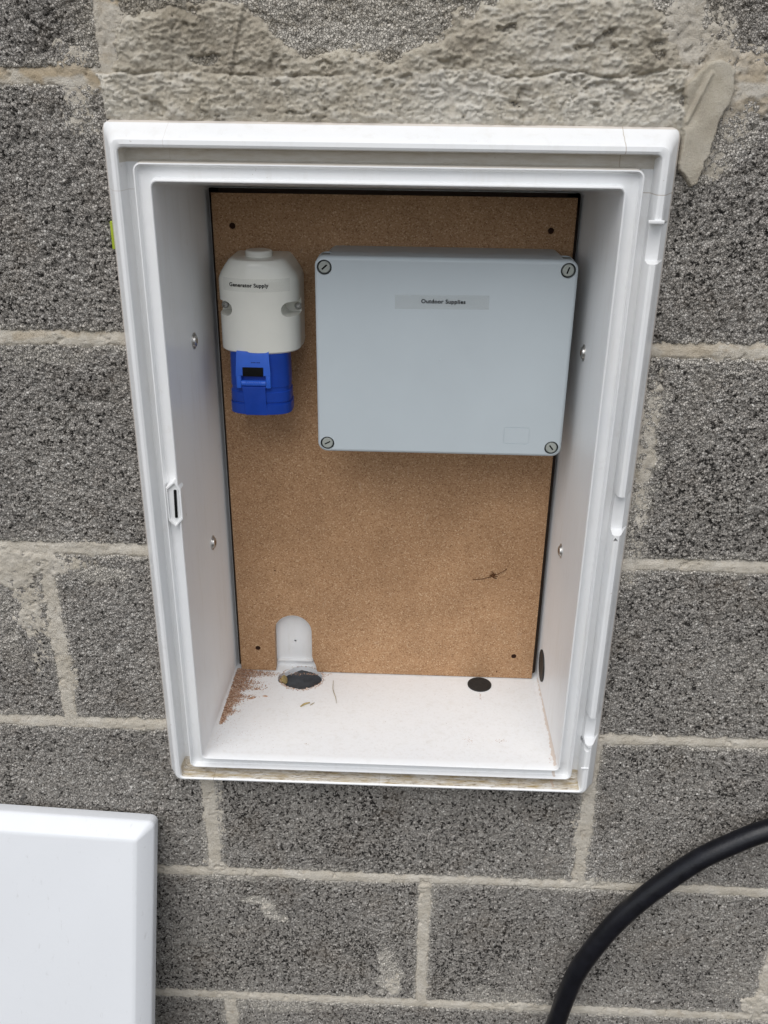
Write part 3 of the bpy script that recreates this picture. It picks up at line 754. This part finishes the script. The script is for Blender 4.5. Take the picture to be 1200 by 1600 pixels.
# corner notches on top of the lid
for x in (-.0315, .2050):
    c = bmesh.new(); box(c, (x, .078, .2970), (.0090, .0165, .0060)); cs.append(c)
cut(lid, cs)
for x in (-.0315, .2050):
    bm = bmesh.new(); box(bm, (x, .078, .2942), (.0080, .0150, .0020), None, .0004); part('hinge_tab', bm, M['grey_tab'], lid)
for x, z, a in JS:
    bm = bmesh.new(); loft([circ((x, .0675, z), 'Y', .0073, 28), circ((x, .0630, z), 'Y', .0073, 28), circ((x, .0630, z), 'Y', .0064, 28), circ((x, .0672, z), 'Y', .0064, 28)], bm=bm)
    cu = part('screw', bm, M['cup'], lid)
    bm = bmesh.new(); loft([circ((x, .0672, z), 'Y', .0058, 24), circ((x, .0618, z), 'Y', .0058, 24), circ((x, .0610, z), 'Y', .0050, 24)], bm=bm)
    me = bpy.data.meshes.new('screw_head'); bmesh.ops.recalc_face_normals(bm, faces=bm.faces[:]); bm.to_mesh(me); bm.free()
    h = link('screw_head', me, M['screw_plastic'], cu, 35)
    c = bmesh.new(); box(c, (x, .060, z), (.0016, .0060, .0066), Matrix.Rotation(math.radians(a), 3, 'Y'))
    cut(h, [c]); h.data.materials.clear(); h.data.materials.append(M['screw_plastic'])
    h.parent = None; h.parent = lid
    h.name = 'screw_head'
    bm = bmesh.new(); box(bm, (x, .0625, z), (.0018, .0010, .0068), Matrix.Rotation(math.radians(a), 3, 'Y')); part('screw_slot', bm, M['slot'], lid)
# gate mark
bm = bmesh.new(); loft([circ((.0845, jy + .001, .1955), 'Y', .0018, 12), circ((.0845, jy - .0003, .1955), 'Y', .0009, 12)], bm=bm); part('moulding_mark', bm, M['grey'], lid)

def text_mesh(body, size, fn, offset=.0, extr=.0):
    cu = bpy.data.curves.new('t', 'FONT'); cu.body = body; cu.size = size; cu.align_x = 'CENTER'; cu.align_y = 'CENTER'; cu.offset = offset
    cu.resolution_u = 3; cu.space_character = 1.08
    o = bpy.data.objects.new('t', cu); COL.objects.link(o); bpy.context.view_layer.update()
    dg = bpy.context.evaluated_depsgraph_get(); me = bpy.data.meshes.new_from_object(o.evaluated_get(dg))
    bpy.data.objects.remove(o)
    b = bmesh.new(); b.from_mesh(me)
    r = bmesh.ops.extrude_face_region(b, geom=b.faces[:])
    for v in [g for g in r['geom'] if isinstance(g, bmesh.types.BMVert)]: v.co.z += .00012
    for v in b.verts: v.co = Vector(fn(v.co.x, v.co.y, v.co.z))
    return b
bm = bmesh.new(); box(bm, (.0842, jy - .00012, .2535), (.0925, .0002, .0135), Matrix.Rotation(math.radians(-.6), 3, 'Y'))
tp = part('tape_label', bm, M['tape'], jb)
part('lettering', text_mesh('Outdoor Supplies', .0056, lambda x, y, z: (.0856 + x, jy - .0003 - z, .2540 + y), .00016), M['ink'], tp, None)

# ------------------------------------------------------------------ blue socket
sk = empty('power_socket', (-.1035, BY, .17), label='cream wall socket with a blue sprung flap labelled Generator Supply', category='socket')
SX = -.1038; HW = .0418; SY0 = .0780
def dsec(hw, yf, z, n_=26, yb=BY - .0003, dz=0):
    """D-shaped cross-section: straight back and sides, rounded front"""
    pts = []; R_ = hw; yc = yf + hw * .78
    pts.append((SX + hw, yb, z)); 
    for i in range(n_ + 1):
        a = PI * i / n_
        x = SX + hw * math.cos(a); y = yc - (yc - yf) * math.sin(a) ** .84 if 0 < i < n_ else yc
        pts.append((x, y, z - dz * math.sin(a)))
    pts.append((SX - hw, yb, z)); return pts
bm = loft([dsec(HW - .0015, SY0 + .0015, .1922), dsec(HW, SY0, .1938), dsec(HW, SY0, .2640), dsec(HW - .0006, SY0 + .0002, .2665), dsec(HW * .93, SY0 + .0007, .2715), dsec(HW * .82, SY0 + .0015, .2785), dsec(HW * .72, SY0 + .0026, .2840), dsec(HW * .67, SY0 + .0042, .2858), dsec(HW * .60, SY0 + .008, .2866)])
me = bpy.data.meshes.new('housing'); bmesh.ops.recalc_face_normals(bm, faces=bm.faces[:]); bm.to_mesh(me); bm.free()
hs_ = link('housing', me, M['cream'], sk, 38); hs_.matrix_parent_inverse = Matrix.Translation(-sk.location)
cs = []
for s in (1, -1):
    c = bmesh.new()
    k = 12; ring = []
    for i in range(k + 1):
        a = PI / 2 + PI * i / k; ring.append((-.0000 + .0075 * math.cos(a), .0075 * math.sin(a)))
    ring += [(.030, -.0065), (.030, .0065)]
    x0 = SX + s * .0325
    loft([[(x0 + s * a_, y, .2370 + b_) for a_, b_ in ring] for y in (.05, .1180)], bm=c); cs.append(c)
cut(hs_, cs)
for s in (1, -1):
    bm = bmesh.new(); x = SX + s * .0385
    loft([circ((x, .1185, .2350), 'Y', .0038, 16), circ((x, .1160, .2350), 'Y', .0038, 16), circ((x, .1150, .2350), 'Y', .0028, 16), circ((x, .1165, .2350), 'Y', .0012, 16)], bm=bm)
    part('screw', bm, M['metal'], hs_)
def sq(r, z, ry=.0235, cy=.103, e=.55):
    out = []
    for i in range(48):
        a = 2 * PI * i / 48; c_, s__ = math.cos(a), math.sin(a)
        out.append((SX - .001 + r * math.copysign(abs(c_) ** .8, c_), cy + (ry + r - .032) * math.copysign(abs(s__) ** e, s__), z))
    return out
# base plate and cable entry
bm = bmesh.new(); loft([rrect(SX - HW - .0002, SX + HW - .0006, .1865, .2600, .006, BY - .0002, seg=4), rrect(SX - HW - .0002, SX + HW - .0006, .1865, .2600, .006, .1370, seg=4), rrect(SX - HW + .001, SX + HW - .0016, .1878, .2590, .006, .1360, seg=4)], bm=bm)
part('base_plate', bm, M['cream'], sk)
bm = bmesh.new(); loft([circ((SX, .113, .280), 'Z', .0142, 24), circ((SX, .113, .2915), 'Z', .0138, 24), circ((SX, .113, .2925), 'Z', .0126, 24)], bm=bm)
part('cable_entry', bm, M['cream'], sk)
bm = bmesh.new(); loft([sq(.0312, .1932), sq(.0318, .1560), sq(.0311, .1555), sq(.0311, .1510), sq(.0322, .1502),
    sq(.0324, .1400), sq(.0314, .1395), sq(.0314, .1378), sq(.0330, .1374), sq(.0330, .1268), sq(.0322, .1262)], bm=bm)
bs_ = part('socket_body', bm, M['blue'], sk)
# hinged flap bracket
fx = SX - .0055
def trap(z, hw, y0, y1): return [(fx - hw, y1, z), (fx + hw, y1, z), (fx + hw, y0, z), (fx - hw, y0, z)]
bm = bmesh.new()
loft([trap(.1950, .0168, .0790, .0900), trap(.1905, .0170, .0775, .0900), trap(.1700, .0182, .0760, .0905), trap(.1695, .0182, .0765, .0905)], bm=bm)
for s in (1, -1):
    box(bm, (fx + s * .0155, .0825, .1635), (.0052, .0125, .0150), None, .0012)
bmesh.ops.recalc_face_normals(bm, faces=bm.faces[:])
fl = part('flap_hinge', bm, M['blue_light'], sk, 30)
bm = bmesh.new(); box(bm, (fx, .0765, .1740), (.0215, .0030, .0095), None, .0004); part('flap_slot', bm, M['slot'], fl)
bm = bmesh.new(); cyl(bm, (fx - .0128, .0790, .1612), (fx + .0128, .0790, .1612), 'X', .0030, k=16)
for i in range(7): box(bm, (fx - .0075 + i * .0025, .0762, .1616), (.0009, .0010, .0040))
part('hinge_barrel', bm, M['blue_light'], fl)
bm = bmesh.new(); loft([[(fx - .0128 + .0005, .0860, .1620), (fx + .0128, .0860, .1620), (fx + .0128, .0772, .1575), (fx - .0128, .0772, .1575)],
                        [(fx - .0118, .0890, .1560), (fx + .0118, .0890, .1560), (fx + .0120, .0770, .1560), (fx - .0120, .0770, .1560)],
                        [(fx - .0100, .0900, .1255), (fx + .0125, .0900, .1255), (fx + .0125, .0785, .1262), (fx - .0100, .0785, .1262)]], bm=bm)
part('flap_lever', bm, M['blue'], sk, 30)
bm = bmesh.new()
for i, w in enumerate((.0011, .0011, .0011, .0006, .0011, .0011)): box(bm, (fx - .0010 + i * .0016, .0769, .1838), (w, .0003, .0010), Matrix.Rotation(.05, 3, 'X'))
part('moulded_mark', bm, M['blue_print'], fl)
# tape label bent round the housing
def bend(x, y, z, x0, z0):
    px = x0 + x; u = (px - SX) / HW; s_ = math.sqrt(max(0, 1 - u * u)); yc = SY0 + HW * .78
    return (px, yc - (yc - SY0) * s_ ** .84 - .00025 - z, z0 + y)
bm = bmesh.new(); k = 26
for j, (za, zb_) in enumerate(((.2488, .2630),)):
    A = []; B = []
    for i in range(k + 1):
        xx = SX - .034 + .068 * i / k
        A.append(bm.verts.new(bend(xx, 0, 0, 0, .2560))); B.append(bm.verts.new(bend(xx, 0, 0, 0, .2690)))
    for i in range(k): bm.faces.new((A[i], A[i + 1], B[i + 1], B[i]))
tp = part('tape_label', bm, M['tape'], sk, 60)
part('lettering', text_mesh('Generator Supply', .0053, lambda x, y, z: bend(x * .98, y, z + .0002, SX - .0065, .2625), .00014), M['ink'], tp, None)

# ------------------------------------------------------------------ duct under the ragged hole
bm = bmesh.new(); cc = (-.074, .132)
loft([circ((cc[0], cc[1], z), 'Z', r, 36) for z, r in ((-.300, .0300), (-.2560, .0300), (-.2535, .0285), (-.2525, .0200), (-.2515, .0080))], bm=bm)
me = bpy.data.meshes.new('duct_end'); bmesh.ops.recalc_face_normals(bm, faces=bm.faces[:])
for v in bm.verts: v.co.z += .0012 * math.sin(v.co.x * 300) * (v.co.z > -.27)
bm.to_mesh(me); bm.free()
link('duct_end', me, M['duct'], None, 40, label='dark slate duct end showing in the ragged hole of the box floor', category='duct')
bm = bmesh.new(); bmesh.ops.create_icosphere(bm, subdivisions=3, radius=.0046)
for v in bm.verts: v.co *= 1 + .25 * math.sin(v.co.x * 900 + v.co.z * 700); v.co = Vector((v.co.x * 1.0, v.co.y * 1.5, v.co.z * .9)) + Vector((-.0985, .1270, -.2468))
me = bpy.data.meshes.new('yellow_lump'); bm.to_mesh(me); bm.free()
link('filler_lump', me, M['foam'], None, 60, label='small ochre lump of filler at the left rim of the ragged hole', category='filler')
# broken rim fragments
bm = bmesh.new(); rr = random.Random(5)
for i in range(46):
    a = math.radians(rr.uniform(195, 352)); q = .0262 * rr.uniform(.93, 1.0)
    c = (-.0755 + q * math.cos(a), .1315 + q * .93 * math.sin(a), -.2468 - rr.random() * .004)
    box(bm, c, (rr.uniform(.0012, .0035), rr.uniform(.001, .002), rr.uniform(.0012, .003)), Matrix.Rotation(rr.uniform(0, 3), 3, 'Z') @ Matrix.Rotation(rr.uniform(0, 1), 3, 'X'))
me = bpy.data.meshes.new('rim_crumbs'); bm.to_mesh(me); bm.free()
link('rim_crumbs', me, M['dust'], None, None, kind='stuff', label='crumbs of brick stuck along the rim of the ragged hole', category='debris')

# ------------------------------------------------------------------ brick dust and bits on the box floor
FZ = -.2452
def floor_z(y): return -.2450 - .0012 * (y + .02) / .175
verts, faces = [], []
rr = random.Random(11)
def crumb(x, y, s, lift=0, flat=.45):
    a = rr.uniform(0, 6.28); zz = floor_z(y) + lift; i0 = len(verts)
    L = s * rr.uniform(.8, 2.2); w_ = s * rr.uniform(.5, .9); hgt = s * flat * rr.uniform(.6, 1.3); t = rr.uniform(-.4, .4)
    for (u, v, h) in ((-L, 0, 0), (0, -w_, 0), (L, 0, t * hgt), (0, w_, 0), (0, 0, hgt), (0, 0, -hgt * .3)):
        verts.append((x + u * math.cos(a) - v * math.sin(a), y + u * math.sin(a) + v * math.cos(a), zz + h))
    for f in ((0, 1, 4), (1, 2, 4), (2, 3, 4), (3, 0, 4), (1, 0, 5), (2, 1, 5), (3, 2, 5), (0, 3, 5)): faces.append(tuple(i0 + q for q in f))
for i in range(6500):
    t = rr.random() ** 1.15
    y = .1445 - .112 * t
    wdt = (.030 * (1 - t) ** 1.2 + .004) * (1 + .5 * math.sin(y * 310) * math.sin(y * 83))
    x = -.1628 + .0014 * (1 - t) + abs(rr.gauss(0, 1)) * wdt * .58
    if x > -.108: continue
    lift = .0035 * math.exp(-((x + .163) / max(wdt * .7, .001)) ** 2) * (1 - t) * rr.random()
    crumb(x, y + rr.gauss(0, .0008), rr.uniform(.0003, .0010), lift)
for i in range(420):
    crumb(-.163 + abs(rr.gauss(0, .03)), rr.uniform(-.01, .14), rr.uniform(.00018, .00042))
for i in range(160):
    crumb(rr.uniform(-.15, .21), rr.uniform(-.01, .135), rr.uniform(.00015, .0004))
for i in range(150):  # along the back edge and the rim of the hole
    crumb(rr.uniform(-.118, -.035), .141 + rr.gauss(0, .0016), rr.uniform(.0003, .0008))
for i in range(330):
    a = rr.uniform(0, 2 * PI)
    if 60 < math.degrees(a) < 150 and rr.random() < .6: continue
    q = 1.0 + abs(rr.gauss(0, .07)); crumb(-.0755 + .0268 * q * math.cos(a), .1315 + .0252 * q * math.sin(a), rr.uniform(.0003, .0009), .0002)
for cx_, cy_, n_, sx_, sy_ in ((.1330, .0165, 26, .0028, .0030), (.1715, .0175, 22, .0032, .0022), (.1520, .1040, 30, .0007, .0040), (.224, -.012, 16, .0012, .0030), (-.055, .0, 5, .0008, .0008)):
    for i in range(n_): crumb(cx_ + rr.gauss(0, sx_), cy_ + rr.gauss(0, sy_), rr.uniform(.0002, .0006))
for i in range(90):
    y = rr.uniform(.0, .14); crumb(.2285 - abs(rr.gauss(0, .0012)), y, rr.uniform(.0003, .0007))
me = bpy.data.meshes.new('brick_dust'); me.from_pydata(verts, [], faces)
link('brick_dust', me, M['dust'], None, None, kind='stuff', label='reddish brick dust heaped in the back left corner of the box floor', category='dust')
def blade(name, P, r, mat, **kw):
    bm = tube(crom(P, 6), r, 5, radf=lambda t: .35 + .65 * math.sin(PI * min(1, .15 + t * .8)))
    me = bpy.data.meshes.new(name); bmesh.ops.recalc_face_normals(bm, faces=bm.faces[:]); bm.to_mesh(me); bm.free()
    return link(name, me, mat, None, 40, **kw)
z = floor_z(.08) + .0006
blade('grass_blade', [(-.0345, .1250, z + .0015), (-.0330, .1050, z + .002), (-.0285, .0900, z + .0005), (-.0265, .0790, z)], .00045, M['straw'], label='long thin dry grass stalk right of the ragged hole', category='grass stalk')
blade('grass_blade', [(-.0700, .0700, z), (-.0650, .0745, z + .001), (-.0590, .0775, z + .0012)], .0012, M['foam'], label='short thick olive scrap in front of the ragged hole', category='grass stalk')
blade('grass_blade', [(-.0585, .0735, z), (-.0535, .0780, z + .0008)], .0006, M['straw'], label='short thin straw scrap beside the olive one', category='grass stalk')
def flake(x, y, L, w, a, lbl):
    bm = bmesh.new(); zz = floor_z(y)
    loft([[(L * math.cos(i * PI / 4), w * math.sin(i * PI / 4), hh) for i in range(8)] for hh in (0, .0006)] + [[(L * .5 * math.cos(i * PI / 4), w * .5 * math.sin(i * PI / 4), .0012) for i in range(8)]], bm=bm)
    for v in bm.verts: v.co = Matrix.Rotation(a, 3, 'Z') @ v.co + Vector((x, y, zz))
    me = bpy.data.meshes.new('wood_flake'); bm.to_mesh(me); bm.free()
    link('wood_flake', me, M['dust'], None, 60, label=lbl, category='wood flake', group='flakes of wood on the box floor')
flake(-.1320, .0850, .0050, .0021, .55, 'larger leaf-shaped brown flake, lowest of three on the box floor')
flake(-.1165, .0895, .0034, .0013, -.1, 'small brown flake, nearest of three to the ragged hole')
flake(-.1290, .1040, .0036, .0017, .1, 'round brown flake, next to the heap of dust')
for (x, y, sd_) in ((.0165 + .03, .010, 2), (.0955, .028, 3), (.143, .028, 4)):
    pass
# fibrous brown scar on the chipboard
bm = bmesh.new(); rr = random.Random(4)
for i in range(9):
    a = rr.uniform(0, 6.28); L = rr.uniform(.003, .007); c = Vector((.1612, BY - .0003, -.0962))
    P = [c, c + Vector((math.cos(a) * L * .5, -.0012, math.sin(a) * L * .5 + .001)), c + Vector((math.cos(a + .5) * L, -.0003, math.sin(a + .5) * L))]
    tube(crom(P, 4), .00045, 5, bm)
tube(crom([(.1612, BY - .0005, -.0962), (.170, BY - .002, -.0910), (.178, BY - .0005, -.0860)], 5), .0004, 5, bm)
tube(crom([(.1612, BY - .0005, -.0962), (.150, BY - .001, -.1000), (.137, BY - .0003, -.1025)], 5), .00035, 5, bm)
g = bmesh.ops.create_icosphere(bm, subdivisions=2, radius=.0022)
for v in g['verts']: v.co = Vector((v.co.x * 1.2, v.co.y * .5, v.co.z)) + Vector((.1612, BY - .0006, -.0955))
me = bpy.data.meshes.new('cobweb_tuft'); bmesh.ops.recalc_face_normals(bm, faces=bm.faces[:]); bm.to_mesh(me); bm.free()
link('root_tuft', me, M['brown'], None, 60, label='small dark brown fibrous tuft clinging to the lower right of the chipboard', category='tuft')

# ------------------------------------------------------------------ the box door leaning on the wall
a_, b_ = .2347, -.0422
U_ = Vector((math.cos(b_), 0, math.sin(b_))); V_ = Vector((-math.sin(b_), math.sin(a_) * math.cos(b_), math.cos(b_) * math.cos(a_))); N_ = U_.cross(V_)
P0 = Vector((-.2356, -.006, -.3533))
dr = bpy.data.objects.new('box_door', None); COL.objects.link(dr); dr.empty_display_size = .05
Rm = Matrix((U_, V_.normalized(), N_.normalized())).transposed().to_4x4()
dr.matrix_world = Matrix.Translation(P0) @ Rm
dr['label'] = 'detached white meter box door leaning against the wall at the lower left'; dr['category'] = 'door'
DW, DH, T, BW, BD = .462, .680, .0160, .0165, .0160
def dring(ins, n, r): 
    return [(p[0], p[2], n) for p in rrect(-DW + ins, -ins, -DH + ins, -ins, r, 0, seg=7)]
bm = loft([dring(.003, 0, .006), dring(0, .001, .008), dring(.0, T - .002, .008), dring(.0006, T, .0078), dring(.002, T + .0016, .0075), dring(BW - .001, T + BD - .0008, .003), dring(BW + .0006, T + BD, .003), dring(BW + .004, T + BD + .0004, .003)])
me = bpy.data.meshes.new('door_panel'); bmesh.ops.recalc_face_normals(bm, faces=bm.faces[:]); bm.to_mesh(me); bm.free()
link('door_panel', me, M['door'], dr, 40)
bm = bmesh.new(); cyl(bm, (-DW + .05, -.34, T + BD), (-DW + .05, -.34, T + BD + .004), 'Z', .011, k=24)
for v in bm.verts: pass
me = bpy.data.meshes.new('door_lock'); bmesh.ops.recalc_face_normals(bm, faces=bm.faces[:]); bm.to_mesh(me); bm.free()
link('door_lock', me, M['rubber'], dr, 40)

# ------------------------------------------------------------------ the cable
CP = [(.262, -.16, GZ + .013), (.258, -.06, -.98), (.2560, -.030, -.85), (.2605, -.026, -.72), (.2688, -.025, -.6571), (.2756, -.025, -.6141), (.2882, -.025, -.5605), (.3201, -.025, -.4880), (.3565, -.025, -.4326), (.4047, -.025, -.3778), (.4429, -.025, -.3481), (.4792, -.025, -.3259), (.54, -.025, -.300), (.62, -.025, -.292), (.71, -.025, -.315), (.80, -.025, -.38), (.86, -.03, -.50), (.88, -.04, -.70), (.89, -.08, -.95), (.95, -.2, GZ + .013), (1.2, -.4, GZ + .013)]
bm = tube(crom(CP, 10), .0121, 24)
me = bpy.data.meshes.new('black_cable'); bmesh.ops.recalc_face_normals(bm, faces=bm.faces[:]); bm.to_mesh(me); bm.free()
link('thick_cable', me, M['cable'], None, 60, label='thick black cable arching across the wall at the lower right', category='cable')
